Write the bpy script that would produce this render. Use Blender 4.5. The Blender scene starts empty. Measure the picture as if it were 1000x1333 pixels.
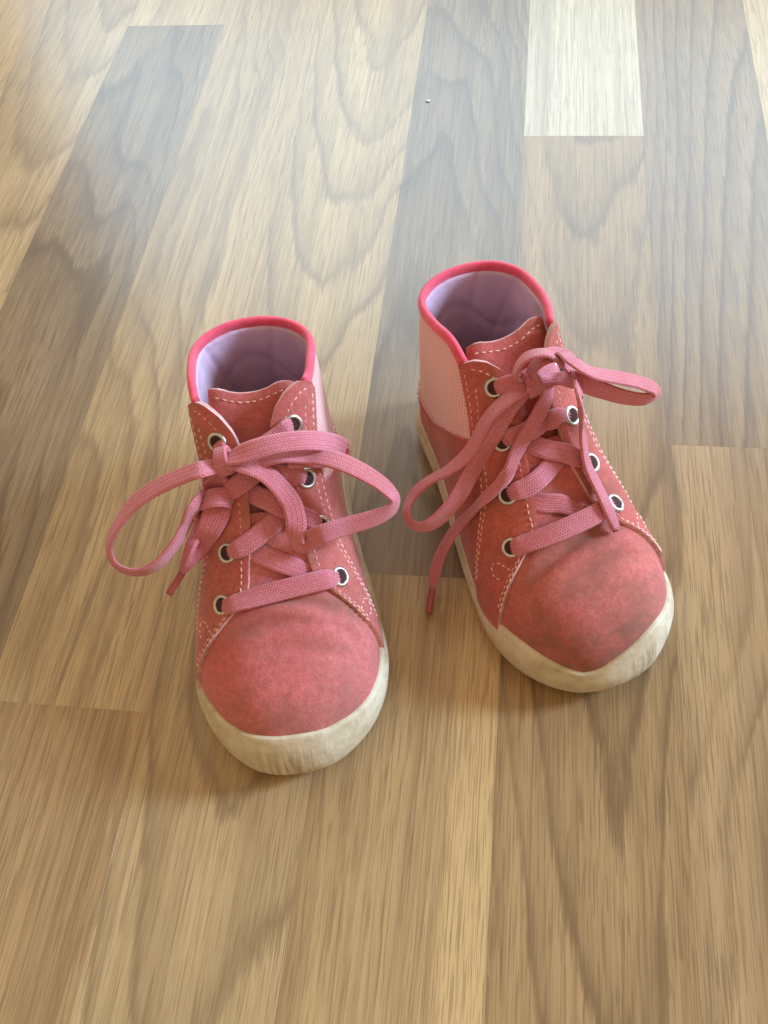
import bpy, math, random
import numpy as np
from mathutils import Matrix, Vector

# ---------------------------------------------------------------- camera, light, exposure
scene = bpy.context.scene
COL = scene.collection
MM = 0.001

cam_data = bpy.data.cameras.new('camera')
cam = bpy.data.objects.new('camera', cam_data)
COL.objects.link(cam)
cam_data.sensor_fit = 'VERTICAL'
cam_data.sensor_height = 36.0
cam_data.lens = 36.0 * 1271.0 / 1333.0
cam_data.clip_start = 0.01
cam_data.clip_end = 50.0
RIGHT = Vector((0.99150159, 0.10636572, -0.07490611))
UP = Vector((-0.04675562, 0.82865813, 0.5577989))
BACK = Vector((0.12140224, -0.54955622, 0.82658905))
cam.matrix_world = Matrix(((RIGHT.x, UP.x, BACK.x, 0.0),
                           (RIGHT.y, UP.y, BACK.y, 0.0),
                           (RIGHT.z, UP.z, BACK.z, 0.33832),
                           (0, 0, 0, 1)))
scene.camera = cam

world = bpy.data.worlds.new('World')
scene.world = world
world.use_nodes = True
wb = world.node_tree.nodes['Background']
wb.inputs['Color'].default_value = (1.0, 0.74, 0.45, 1)
wb.inputs['Strength'].default_value = 0.69

def area_light(name, loc, target, sx, sy, power, color):
    d = bpy.data.lights.new(name, 'AREA')
    d.shape = 'RECTANGLE'; d.size = sx; d.size_y = sy; d.energy = power; d.color = color
    o = bpy.data.objects.new(name, d)
    COL.objects.link(o)
    o.location = loc
    o.rotation_euler = (Vector(target) - Vector(loc)).to_track_quat('-Z', 'Y').to_euler()
    return o

# the room's window, a wide one beyond the shoes and towards the right; its upper edge ends the sheen on the boards
area_light('window_light', (0.45, 2.20, 1.50), (0.28, 0.30, 1.50), 3.5, 1.3, 76.0, (0.56, 0.82, 1.0))
# a second, smaller window further round to the right
area_light('side_window_light', (2.25, 0.82, 1.10), (0.0, 0.22, 0.0), 0.42, 0.8, 112.0, (0.52, 0.74, 1.0))

scene.view_settings.view_transform = 'Standard'
scene.view_settings.look = 'None'
scene.view_settings.gamma = 1.0
scene.view_settings.use_curve_mapping = False
scene.view_settings.exposure = 0.0

# ---------------------------------------------------------------- shoe last (millimetres)
def smooth_table(ls, vs):
    ls = np.array(ls, float); vs = np.array(vs, float)
    m = np.gradient(vs, ls)
    def f(x):
        x = np.clip(np.asarray(x, float), ls[0], ls[-1])
        i = np.clip(np.searchsorted(ls, x) - 1, 0, len(ls) - 2)
        h = ls[i + 1] - ls[i]; t = (x - ls[i]) / h
        return ((2*t**3 - 3*t**2 + 1) * vs[i] + (t**3 - 2*t**2 + t) * h * m[i]
                + (-2*t**3 + 3*t**2) * vs[i + 1] + (t**3 - t**2) * h * m[i + 1])
    return f


class Last:
    """Outer surface of one shoe. l runs heel to toe, v runs from one featherline (-1) over the top (0) to the other (+1)."""
    def __init__(self, L, zb, wl, wr, hh, nn, heel, toe, lean, crease):
        self.L = L; self.zb = zb
        NT, NV = 221, 161
        t = np.linspace(0, np.pi, NT); l = L * (1 - np.cos(t)) / 2
        fwl, fwr, fh, fn = smooth_table(*wl), smooth_table(*wr), smooth_table(*hh), smooth_table(*nn)
        def ends(l, lh, ph, lt, pt):
            a = np.where(l < lh, (1 - np.clip(1 - l / lh, 0, 1) ** ph) ** (1 / ph), 1.0)
            b = np.where(l > L - lt, (1 - np.clip(1 - (L - l) / lt, 0, 1) ** pt) ** (1 / pt), 1.0)
            return a * b
        ew = ends(l, heel[0], heel[1], toe[0], toe[1])
        eh = ends(l, 1e-12, 2, toe[2], toe[3]); eh[0] = eh[1]
        P = np.zeros((NT, NV, 3))
        for i in range(NT):
            n = float(fn(l[i])); H = float(fh(l[i])) * eh[i]
            for side in (-1, 1):
                w = float((fwl if side < 0 else fwr)(l[i])) * ew[i]
                a = np.linspace(0, np.pi / 2, 400)
                x = w * np.cos(a) ** (2 / n); z = H * np.sin(a) ** (2 / n)
                s = np.concatenate([[0], np.cumsum(np.hypot(np.diff(x), np.diff(z)))])
                if s[-1] < 1e-9: s = np.linspace(0, 1e-6, 400)
                q = np.linspace(0, s[-1], NV // 2 + 1)
                xx = np.interp(q, s, x); zz = np.interp(q, s, z)
                k = np.arange(NV // 2 + 1)
                idx = k if side < 0 else NV - 1 - k
                P[i, idx, 0] = side * xx; P[i, idx, 2] = zb + zz
                P[i, idx, 1] = l[i] + lean * np.clip(zz / 75, 0, 1.2) ** 1.5 * np.clip(1 - l[i] / 70, 0, 1)
        # walking creases across the vamp
        X, Y, Z = P[..., 0], P[..., 1], P[..., 2]
        for (lc, slope, wd, dp, xc, xw) in crease:
            d = (Y - (lc + slope * X + .004 * X * X)) / wd
            P[..., 2] += 1.5 * dp * np.exp(-d * d) * np.exp(-((X - xc) / xw) ** 2) * np.clip((Z - zb) / 18, 0, 1)
        self.t, self.P = t, P
        dt = np.gradient(P, axis=0); dv = np.gradient(P, axis=1)
        N = np.cross(dv, dt); ln = np.linalg.norm(N, axis=2, keepdims=True); N = N / np.maximum(ln, 1e-9)
        # keep it pointing out of the shoe
        ctr = np.stack([np.zeros_like(X), np.clip(Y, 22, L - 35), np.full_like(X, 20)], -1)
        if np.sum(N * (P - ctr)) < 0: N = -N
        self.N = N; self.NV = NV; self.NT = NT

    def _s(self, A, l, v):
        l = np.asarray(l, float); v = np.asarray(v, float)
        ti = np.arccos(np.clip(1 - 2 * l / self.L, -1, 1)) / np.pi * (self.NT - 1)
        vi = (np.clip(v, -1, 1) + 1) / 2 * (self.NV - 1)
        i = np.clip(np.floor(ti).astype(int), 0, self.NT - 2); j = np.clip(np.floor(vi).astype(int), 0, self.NV - 2)
        a = (ti - i)[..., None]; b = (vi - j)[..., None]
        return (A[i, j] * (1 - a) * (1 - b) + A[i + 1, j] * a * (1 - b) + A[i, j + 1] * (1 - a) * b + A[i + 1, j + 1] * a * b)

    def pt(self, l, v, off=0.0):
        n = self._s(self.N, l, v); n = n / np.maximum(np.linalg.norm(n, axis=-1, keepdims=True), 1e-9)
        o = np.asarray(off, float)
        return self._s(self.P, l, v) + n * (o[..., None] if o.ndim else o)

    def nrm(self, l, v):
        n = self._s(self.N, l, v); return n / np.maximum(np.linalg.norm(n, axis=-1, keepdims=True), 1e-9)

    def q_at_z(self, l, side, z):
        q = np.linspace(0, 1, 300); p = self.pt(np.full(300, l), side * (1 - q))
        k = np.argmax(p[:, 2] >= z) if (p[:, 2] >= z).any() else 299
        return q[k]

    def q_at_x(self, l, side, x):
        q = np.linspace(0, 1, 300); p = self.pt(np.full(300, l), side * (1 - q))
        ok = np.abs(p[:, 0]) <= x
        return q[np.argmax(ok)]


def make_last(kind):
    if kind == 'a':     # stands straighter
        return Last(150, 8,
            ([0, 20, 40, 60, 80, 100, 118, 132, 150], [23, 23.5, 24, 26, 29, 31.5, 32.5, 31.5, 29]),
            ([0, 20, 40, 60, 80, 100, 118, 132, 150], [23, 23.5, 24, 26, 29.5, 32.5, 34, 33.5, 31]),
            ([0, 20, 34, 46, 60, 75, 90, 105, 120, 135, 150], [98, 99, 97, 89, 74, 59, 47, 38, 32, 28, 26]),
            ([0, 25, 45, 60, 80, 100, 125, 150], [5, 5, 3.8, 2.9, 2.5, 2.4, 2.5, 2.5]),
            (20, 2.2), (44, 2.2, 26, 2.3), 4.0,
            [(103, .12, 2.2, -1.1, 4, 20), (107.5, .1, 2.2, .6, 6, 18), (111.5, -.05, 2.4, -1.0, -2, 22), (98, .1, 2.2, -.8, 0, 16), (119, .06, 3.0, -.7, 8, 18), (125, -.05, 3.2, -.45, -8, 16), (104, .3, 2.4, -.9, 24, 7)])
    return Last(150, 8,
            ([0, 20, 40, 60, 80, 100, 118, 132, 150], [22, 22.5, 23.4, 26, 29, 31.5, 32.5, 32, 30]),
            ([0, 20, 40, 60, 80, 100, 118, 132, 150], [22, 22.5, 23.4, 26, 29.5, 33, 35, 35, 32.5]),
            ([0, 20, 34, 46, 60, 75, 90, 105, 120, 135, 150], [98, 99, 97, 89, 74, 59, 47, 38, 32, 28, 26]),
            ([0, 25, 45, 60, 80, 100, 125, 150], [5, 5, 3.8, 2.9, 2.5, 2.4, 2.5, 2.5]),
            (20, 2.2), (44, 2.2, 26, 2.3), 4.0,
            [(100, -.15, 2.6, -1.1, 2, 22), (105.5, -.22, 2.4, .7, 0, 18), (111, -.22, 2.4, -1.3, -2, 22), (117, -.18, 2.6, .5, 4, 18), (122, -.15, 2.6, -.7, 8, 16), (128, .1, 4, -.4, -12, 12)])


# ---- seam lines of the upper, in last coordinates
def collar_z(l):
    return 81 + 9.5 * np.clip(np.asarray(l, float) / 46, 0, 1.1) ** 1.6

COLLAR_END = 48.0
GAP = smooth_table([43, 47, 54, 62, 75, 90, 101], [19.5, 14.5, 8.5, 8, 9, 11, 12.5])
FRONT0, FRONT1 = 101.0, 120.0

def quarter_q(S, l, side):
    """upper limit of the quarter panel at station l"""
    if l <= COLLAR_END: return S.q_at_z(l, side, float(collar_z(l)))
    g = S.q_at_x(min(l, FRONT0), side, float(GAP(min(l, FRONT0))))
    if l <= FRONT0: return g
    f = (l - FRONT0) / (FRONT1 - FRONT0)
    return g * (1 - f ** 1.35) ** (1 / 1.1)

# ---------------------------------------------------------------- materials
def new_mat(name):
    m = bpy.data.materials.new(name); m.use_nodes = True
    nt = m.node_tree; b = nt.nodes['Principled BSDF']
    return m, nt, b

def nd(nt, kind, **kw):
    n = nt.nodes.new(kind)
    for k, v in kw.items(): setattr(n, k, v)
    return n

def lk(nt, a, b): nt.links.new(a, b)

def math_n(nt, op, a, b=None, c=None, clamp=False):
    n = nd(nt, 'ShaderNodeMath', operation=op, use_clamp=clamp)
    for i, x in enumerate((a, b, c)):
        if x is None: continue
        if hasattr(x, 'links') or hasattr(x, 'is_linked'): lk(nt, x, n.inputs[i])
        else: n.inputs[i].default_value = x
    return n.outputs[0]

def mix_c(nt, fac, a, b, blend='MIX'):
    n = nd(nt, 'ShaderNodeMix', data_type='RGBA', blend_type=blend)
    for sock, x in ((n.inputs[0], fac), (n.inputs[6], a), (n.inputs[7], b)):
        if hasattr(x, 'is_linked'): lk(nt, x, sock)
        elif isinstance(x, (int, float)): sock.default_value = x
        else: sock.default_value = (*x, 1)
    return n.outputs[2]

def ramp(nt, fac, stops):
    n = nd(nt, 'ShaderNodeValToRGB')
    el = n.color_ramp.elements
    while len(el) < len(stops): el.new(0.5)
    for e, (p, c) in zip(el, stops):
        e.position = p; e.color = (c, c, c, 1) if isinstance(c, (int, float)) else (*c, 1)
    lk(nt, fac, n.inputs[0])
    return n.outputs[0]

def noise(nt, vec, scale, detail=3, rough=0.55, dist=0.0):
    n = nd(nt, 'ShaderNodeTexNoise')
    n.inputs['Scale'].default_value = scale; n.inputs['Detail'].default_value = detail
    n.inputs['Roughness'].default_value = rough; n.inputs['Distortion'].default_value = dist
    lk(nt, vec, n.inputs['Vector'])
    return n.outputs['Fac']

def mapping(nt, vec, scale=(1, 1, 1), loc=(0, 0, 0), rot=(0, 0, 0)):
    n = nd(nt, 'ShaderNodeMapping')
    n.inputs['Scale'].default_value = scale; n.inputs['Location'].default_value = loc; n.inputs['Rotation'].default_value = rot
    lk(nt, vec, n.inputs['Vector'])
    return n.outputs[0]

def bump(nt, b, height, strength, dist):
    n = nd(nt, 'ShaderNodeBump')
    n.inputs['Strength'].default_value = strength; n.inputs['Distance'].default_value = dist
    lk(nt, height, n.inputs['Height']); lk(nt, n.outputs[0], b.inputs['Normal'])

def obj_co(nt): return nd(nt, 'ShaderNodeTexCoord').outputs['Object']


def wood_material():
    m, nt, b = new_mat('walnut_laminate')
    co = obj_co(nt)
    fig = nd(nt, 'ShaderNodeAttribute', attribute_type='OBJECT', attribute_name='figure').outputs['Vector']
    fig2 = nd(nt, 'ShaderNodeAttribute', attribute_type='OBJECT', attribute_name='seed').outputs['Vector']
    info = nd(nt, 'ShaderNodeObjectInfo')
    add = nd(nt, 'ShaderNodeVectorMath', operation='ADD'); lk(nt, co, add.inputs[0]); lk(nt, fig2, add.inputs[1])
    p = add.outputs[0]
    sx = nd(nt, 'ShaderNodeSeparateXYZ'); lk(nt, co, sx.inputs[0])
    fx = nd(nt, 'ShaderNodeSeparateXYZ'); lk(nt, fig, fx.inputs[0])
    # flat-sawn figure: nested parabolas, wobbling along the board
    wob = noise(nt, mapping(nt, p, (16, 4.5, 1)), 1.0, 2, 0.5)
    wob2 = noise(nt, mapping(nt, p, (60, 16, 1)), 1.0, 3, 0.6)
    fuzz = noise(nt, mapping(nt, p, (900, 60, 1)), 1.0, 2, 0.6)
    dx = math_n(nt, 'SUBTRACT', sx.outputs[0], fx.outputs[0])
    dx = math_n(nt, 'MULTIPLY_ADD', math_n(nt, 'SUBTRACT', wob, 0.5), 0.035, dx)
    par = math_n(nt, 'MULTIPLY', math_n(nt, 'MULTIPLY', dx, dx), 1150.0)
    lin = math_n(nt, 'MULTIPLY', sx.outputs[1], fx.outputs[1])
    ph = math_n(nt, 'ADD', math_n(nt, 'ADD', par, lin), math_n(nt, 'MULTIPLY', wob, 3.2))
    ph = math_n(nt, 'ADD', ph, math_n(nt, 'MULTIPLY', wob2, 0.55))
    ph = math_n(nt, 'ADD', ph, math_n(nt, 'MULTIPLY', fuzz, 0.30))
    saw = math_n(nt, 'FRACT', ph)
    ring = ramp(nt, saw, [(0.0, 0.0), (0.40, 0.10), (0.72, 0.42), (0.86, 0.95), (0.93, 0.65), (1.0, 0.0)])
    # straight streaks of the board
    streak = noise(nt, mapping(nt, p, (420, 4.0, 1)), 1.0, 4, 0.6)
    streak2 = noise(nt, mapping(nt, p, (48, 1.5, 1)), 1.0, 3, 0.55)
    streak3 = noise(nt, mapping(nt, p, (95, 1.8, 1), (3, 5, 0)), 1.0, 3, 0.6)
    # fine pores
    pore = noise(nt, mapping(nt, p, (1900, 48, 1)), 1.0, 2, 0.5)
    pore2 = noise(nt, mapping(nt, p, (1050, 26, 1), (7, 2, 0)), 1.0, 2, 0.5)
    patchy = noise(nt, mapping(nt, p, (40, 7, 1)), 1.0, 3, 0.55)
    light = info.outputs['Color']
    dark = mix_c(nt, 1.0, light, (0.50, 0.46, 0.46), 'MULTIPLY')
    pale = mix_c(nt, 1.0, light, (1.22, 1.24, 1.26), 'MULTIPLY')
    c = mix_c(nt, ramp(nt, streak2, [(0.36, 0.0), (0.66, 1.0)]), light, pale)
    c = mix_c(nt, math_n(nt, 'MULTIPLY', ramp(nt, streak3, [(0.50, 0.0), (0.66, 1.0)]), 0.42), c, dark)
    c = mix_c(nt, math_n(nt, 'MULTIPLY', ramp(nt, streak, [(0.48, 0.0), (0.66, 1.0)]), 0.34), c, dark)
    fade = ramp(nt, noise(nt, mapping(nt, p, (22, 7, 1), (4, 7, 0)), 1.0, 2, 0.5), [(0.26, 0.3), (0.52, 1.0)])
    c = mix_c(nt, math_n(nt, 'MULTIPLY', math_n(nt, 'MULTIPLY', ring, fade), fx.outputs[2]), c, dark)
    sap = nd(nt, 'ShaderNodeAttribute', attribute_type='OBJECT', attribute_name='sapwood').outputs['Vector']
    sv = nd(nt, 'ShaderNodeSeparateXYZ'); lk(nt, sap, sv.inputs[0])
    sd = math_n(nt, 'DIVIDE', math_n(nt, 'ABSOLUTE', math_n(nt, 'ADD', math_n(nt, 'SUBTRACT', sx.outputs[0], sv.outputs[0]), math_n(nt, 'MULTIPLY_ADD', streak2, 0.006, -0.003))), sv.outputs[1])
    c = mix_c(nt, math_n(nt, 'MULTIPLY', ramp(nt, sd, [(0.7, 1.0), (1.0, 0.0)]), sv.outputs[2]), c, mix_c(nt, 1.0, light, (1.38, 1.42, 1.42), 'MULTIPLY'))
    pr = math_n(nt, 'MULTIPLY', ramp(nt, pore, [(0.53, 0.0), (0.585, 1.0)]), ramp(nt, patchy, [(0.34, 0.15), (0.62, 0.62)]))
    c = mix_c(nt, pr, c, dark)
    pr2 = math_n(nt, 'MULTIPLY', ramp(nt, pore2, [(0.57, 0.0), (0.62, 1.0)]), ramp(nt, patchy, [(0.4, 0.55), (0.65, 0.15)]))
    c = mix_c(nt, pr2, c, dark)
    lk(nt, c, b.inputs['Base Color'])
    b.inputs['Roughness'].default_value = 0.42
    b.inputs['Specular IOR Level'].default_value = 0.75
    rg = math_n(nt, 'MULTIPLY_ADD', pore, 0.06, 0.22)
    lk(nt, rg, b.inputs['Roughness'])
    bump(nt, b, pore, 0.05, 0.00008)
    return m


def suede(name, base, dirt, dirt_amt, warm, seed=0.0, toe=False):
    m, nt, b = new_mat(name)
    co = mapping(nt, obj_co(nt), loc=(seed, seed * .7, 0))
    big = noise(nt, co, 28, 3, 0.6)
    mid = noise(nt, co, 95, 4, 0.65)
    fine = noise(nt, co, 1500, 2, 0.6)
    nap = noise(nt, co, 420, 3, 0.6)
    c = mix_c(nt, ramp(nt, big, [(0.32, 0.0), (0.68, 1.0)]), base, warm)
    worn = tuple(min(1, x * 1.25 + .04) for x in base)
    c = mix_c(nt, math_n(nt, 'MULTIPLY', ramp(nt, mid, [(0.45, 0), (0.72, 1)]), 0.45), c, worn)
    d = math_n(nt, 'MULTIPLY', ramp(nt, noise(nt, mapping(nt, co, (1, 1.5, 1), (3, 1, 2)), 46, 5, 0.7), [(0.47, 0), (0.66, 1)]), dirt_amt)
    c = mix_c(nt, d, c, dirt)
    d2 = math_n(nt, 'MULTIPLY', ramp(nt, noise(nt, mapping(nt, co, (1, 1, 1), (9, 4, 7)), 330, 3, 0.6), [(0.60, 0), (0.72, 1)]), dirt_amt * 0.8)
    c = mix_c(nt, d2, c, dirt)
    if toe:   # scuffed, soiled band where the toes bend and where the upper meets the bumper
        sp = nd(nt, 'ShaderNodeAttribute', attribute_type='GEOMETRY', attribute_name='soil').outputs['Fac']
        d3 = math_n(nt, 'MULTIPLY', sp, ramp(nt, noise(nt, mapping(nt, co, (1, 1, 1), (5, 2, 1)), 120, 4, 0.7), [(0.32, 0.25), (0.58, 1.0)]))
        c = mix_c(nt, math_n(nt, 'MULTIPLY', d3, 1.0, None, True), c, dirt)
    g = math_n(nt, 'MULTIPLY_ADD', nap, 0.5, math_n(nt, 'MULTIPLY', fine, 0.5))
    c = mix_c(nt, math_n(nt, 'MULTIPLY', ramp(nt, g, [(0.42, 1.0), (0.58, 0.0)]), 0.55), c, tuple(x * .62 for x in base))
    lk(nt, c, b.inputs['Base Color'])
    b.inputs['Roughness'].default_value = 0.85
    b.inputs['Specular IOR Level'].default_value = 0.25
    b.inputs['Sheen Weight'].default_value = 0.25
    b.inputs['Sheen Roughness'].default_value = 0.45
    b.inputs['Sheen Tint'].default_value = (1.0, 0.75, 0.75, 1)
    h = math_n(nt, 'ADD', math_n(nt, 'MULTIPLY', mid, 1.2), math_n(nt, 'MULTIPLY', g, 0.5))
    bump(nt, b, h, 0.55, 0.0006)
    return m


def plain(name, col, rough=0.7, var=0.15, scale=120, bstr=0.2, bdist=0.0003, metal=0.0, sheen=0.0):
    m, nt, b = new_mat(name)
    co = obj_co(nt)
    n = noise(nt, co, scale, 4, 0.6)
    c = mix_c(nt, ramp(nt, n, [(0.35, 0), (0.65, 1)]), tuple(x * (1 - var) for x in col), tuple(min(1, x * (1 + var)) for x in col))
    lk(nt, c, b.inputs['Base Color'])
    b.inputs['Roughness'].default_value = rough; b.inputs['Metallic'].default_value = metal
    b.inputs['Sheen Weight'].default_value = sheen
    bump(nt, b, noise(nt, co, scale * 6, 3, 0.6), bstr, bdist)
    return m


def sole_material(seed):
    m, nt, b = new_mat('cream_rubber')
    co = mapping(nt, obj_co(nt), loc=(seed, seed, 0))
    big = noise(nt, co, 55, 4, 0.65)
    mid = noise(nt, co, 260, 4, 0.65)
    sz = nd(nt, 'ShaderNodeSeparateXYZ'); lk(nt, obj_co(nt), sz.inputs[0])
    scr = noise(nt, mapping(nt, co, (620, 60, 45)), 1.0, 2, 0.6)
    c = mix_c(nt, ramp(nt, big, [(0.38, 0), (0.7, 1)]), (0.66, 0.58, 0.43), (0.47, 0.375, 0.235))
    c = mix_c(nt, math_n(nt, 'MULTIPLY', ramp(nt, mid, [(0.5, 0), (0.72, 1)]), 0.5), c, (0.36, 0.27, 0.17))
    sp = nd(nt, 'ShaderNodeAttribute', attribute_type='GEOMETRY', attribute_name='soil').outputs['Fac']
    c = mix_c(nt, math_n(nt, 'MULTIPLY', math_n(nt, 'MULTIPLY', ramp(nt, scr, [(0.42, 0), (0.62, 1)]), sp), 0.8), c, (0.30, 0.22, 0.14))
    c = mix_c(nt, math_n(nt, 'MULTIPLY', ramp(nt, scr, [(0.30, 1), (0.40, 0)]), math_n(nt, 'MULTIPLY', sp, 0.6)), c, (0.78, 0.72, 0.62))
    lk(nt, c, b.inputs['Base Color'])
    b.inputs['Roughness'].default_value = 0.6
    bump(nt, b, math_n(nt, 'ADD', mid, math_n(nt, 'MULTIPLY', math_n(nt, 'MULTIPLY', scr, sp), 0.8)), 0.5, 0.0005)
    return m


def lace_material():
    m, nt, b = new_mat('woven_lace')
    uv = nd(nt, 'ShaderNodeUVMap', uv_map='UVMap').outputs[0]
    s = nd(nt, 'ShaderNodeSeparateXYZ'); lk(nt, uv, s.inputs[0])
    u, v = s.outputs[0], s.outputs[1]              # u: mm along, v: mm across
    # herringbone braid: the slant flips from rib to rib
    rib = math_n(nt, 'MULTIPLY', v, 1.0 / 0.85)
    tri = math_n(nt, 'PINGPONG', rib, 1.0)
    ph = math_n(nt, 'ADD', math_n(nt, 'MULTIPLY', u, 1.05), tri)
    wv = math_n(nt, 'SINE', math_n(nt, 'MULTIPLY', ph, 6.2832))
    yarn = math_n(nt, 'MULTIPLY_ADD', wv, 0.5, 0.5)
    groove = math_n(nt, 'ABSOLUTE', math_n(nt, 'SINE', math_n(nt, 'MULTIPLY', rib, 3.1416)))
    h = math_n(nt, 'MULTIPLY', ramp(nt, groove, [(0.0, 0.0), (0.55, 1.0)]), math_n(nt, 'MULTIPLY_ADD', yarn, 0.7, 0.3))
    co = obj_co(nt)
    big = noise(nt, co, 70, 3, 0.6)
    c = mix_c(nt, ramp(nt, big, [(0.35, 0), (0.68, 1)]), (0.70, 0.195, 0.225), (0.72, 0.235, 0.30))
    c = mix_c(nt, math_n(nt, 'MULTIPLY', math_n(nt, 'SUBTRACT', 1.0, h), 0.62), c, (0.34, 0.055, 0.08))
    c = mix_c(nt, math_n(nt, 'MULTIPLY', ramp(nt, noise(nt, co, 900, 3, 0.6), [(0.5, 0), (0.7, 1)]), 0.35), c, (0.78, 0.36, 0.40))
    lk(nt, c, b.inputs['Base Color'])
    b.inputs['Roughness'].default_value = 0.8
    b.inputs['Specular IOR Level'].default_value = 0.3
    b.inputs['Sheen Weight'].default_value = 0.3
    bump(nt, b, h, 0.6, 0.0004)
    return m


def textile_material():
    m, nt, b = new_mat('ribbed_pink_textile')
    uv = nd(nt, 'ShaderNodeUVMap', uv_map='UVMap').outputs[0]
    s = nd(nt, 'ShaderNodeSeparateXYZ'); lk(nt, uv, s.inputs[0])
    row = math_n(nt, 'MULTIPLY_ADD', math_n(nt, 'SINE', math_n(nt, 'MULTIPLY', math_n(nt, 'MULTIPLY_ADD', s.outputs[0], 0.35, s.outputs[1]), 6.2832 / 1.45)), 0.5, 0.5)
    colm = math_n(nt, 'MULTIPLY_ADD', math_n(nt, 'SINE', math_n(nt, 'MULTIPLY', math_n(nt, 'MULTIPLY_ADD', s.outputs[1], -0.35, s.outputs[0]), 6.2832 / 1.45)), 0.5, 0.5)
    h = math_n(nt, 'MULTIPLY_ADD', row, 0.45, math_n(nt, 'MULTIPLY', colm, 0.55))
    c = mix_c(nt, ramp(nt, h, [(0.1, 0), (0.6, 1)]), (0.62, 0.25, 0.24), (0.84, 0.52, 0.50))
    c = mix_c(nt, math_n(nt, 'MULTIPLY', noise(nt, obj_co(nt), 60, 3, 0.6), 0.2), c, (0.72, 0.34, 0.33))
    lk(nt, c, b.inputs['Base Color'])
    b.inputs['Roughness'].default_value = 0.9
    b.inputs['Sheen Weight'].default_value = 0.3
    bump(nt, b, h, 0.5, 0.0004)
    return m


M_WOOD = wood_material()
M_BASE = plain('underlay', (0.10, 0.08, 0.06), 0.9)
M_VAMP = {'a': suede('vamp_suede_a', (0.60, 0.14, 0.145), (0.28, 0.135, 0.10), 0.55, (0.64, 0.20, 0.18), 0.3, True),
          'b': suede('vamp_suede_b', (0.57, 0.125, 0.12), (0.24, 0.11, 0.075), 0.7, (0.58, 0.17, 0.13), 1.7, True)}
M_SUEDE = {'a': suede('quarter_suede_a', (0.50, 0.115, 0.11), (0.27, 0.125, 0.09), 0.5, (0.53, 0.15, 0.115), 4.1),
           'b': suede('quarter_suede_b', (0.50, 0.10, 0.09), (0.25, 0.115, 0.07), 0.55, (0.52, 0.135, 0.09), 6.3)}
M_EDGE = plain('cut_leather_edge', (0.60, 0.34, 0.31), 0.9, 0.25, 300, 0.4)
M_TEXTILE = textile_material()
M_BIND = plain('binding_tape', (0.74, 0.07, 0.135), 0.8, 0.12, 260, 0.4, 0.0003, 0, 0.3)
M_LINING = plain('lilac_lining', (0.60, 0.41, 0.55), 0.9, 0.16, 45, 0.35, 0.0006, 0, 0.2)
M_INSOLE = plain('insole_cloth', (0.30, 0.17, 0.20), 0.95, 0.25, 60)
M_LACE = lace_material()
M_AGLET = plain('aglet_film', (0.36, 0.07, 0.075), 0.35, 0.1, 80, 0.05)
M_THREAD = plain('pale_thread', (0.80, 0.44, 0.38), 0.8, 0.2, 500, 0.2)
M_THREAD2 = plain('red_thread', (0.40, 0.07, 0.06), 0.8, 0.2, 500, 0.2)
M_METAL = plain('worn_nickel', (0.56, 0.54, 0.50), 0.40, 0.2, 300, 0.15, 0.0002, 1.0)
M_HOLE_SHADE = plain('eyelet_hole_shade', (0.05, 0.018, 0.018), 0.95, 0.1)  # near-black colour standing in for the shade inside the eyelets
M_SOLE = {'a': sole_material(0.0), 'b': sole_material(2.3)}
M_CRUMB = plain('crumb_white', (0.88, 0.87, 0.85), 0.6, 0.03, 120, 0.0)

# ---------------------------------------------------------------- mesh helpers
def tag(o, label=None, cat=None, group=None, kind=None):
    if label: o['label'] = label
    if cat: o['category'] = cat
    if group: o['group'] = group
    if kind: o['kind'] = kind
    return o

def mesh_obj(name, verts, faces, mats, parent=None, smooth=True, mat_idx=None, uvs=None, soil=None):
    me = bpy.data.meshes.new(name)
    me.from_pydata([tuple(map(float, v)) for v in verts], [], [tuple(map(int, f)) for f in faces])
    for m in (mats if isinstance(mats, (list, tuple)) else [mats]): me.materials.append(m)
    if smooth: me.polygons.foreach_set('use_smooth', [True] * len(me.polygons))
    if mat_idx is not None: me.polygons.foreach_set('material_index', [int(i) for i in mat_idx])
    if uvs is not None:
        ul = me.uv_layers.new(name='UVMap')
        vi = np.zeros(len(me.loops), int); me.loops.foreach_get('vertex_index', vi)
        ul.data.foreach_set('uv', np.asarray(uvs, float)[vi].ravel())
    if soil is not None:
        at = me.attributes.new('soil', 'FLOAT', 'POINT'); at.data.foreach_set('value', np.asarray(soil, float))
    me.validate(); me.update()
    o = bpy.data.objects.new(name, me); COL.objects.link(o)
    if parent: o.parent = parent
    return o

def empty(name, loc, rz=0.0):
    o = bpy.data.objects.new(name, None); COL.objects.link(o)
    o.location = loc; o.rotation_euler = (0, 0, rz); o.empty_display_size = 0.02
    return o

def loc3(p):
    """last coordinates (x, l, z) in mm -> object coordinates (x, -l, z) in m"""
    p = np.asarray(p, float)
    return np.stack([p[..., 0], -p[..., 1], p[..., 2]], -1) * MM

def grid_faces(n, m, base=0, flip=False, wrap=False):
    f = []
    for i in range(n - 1):
        for j in range(m if wrap else m - 1):
            j2 = (j + 1) % m
            q = (base + i * m + j, base + i * m + j2, base + (i + 1) * m + j2, base + (i + 1) * m + j)
            f.append(q[::-1] if flip else q)
    return f

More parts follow.
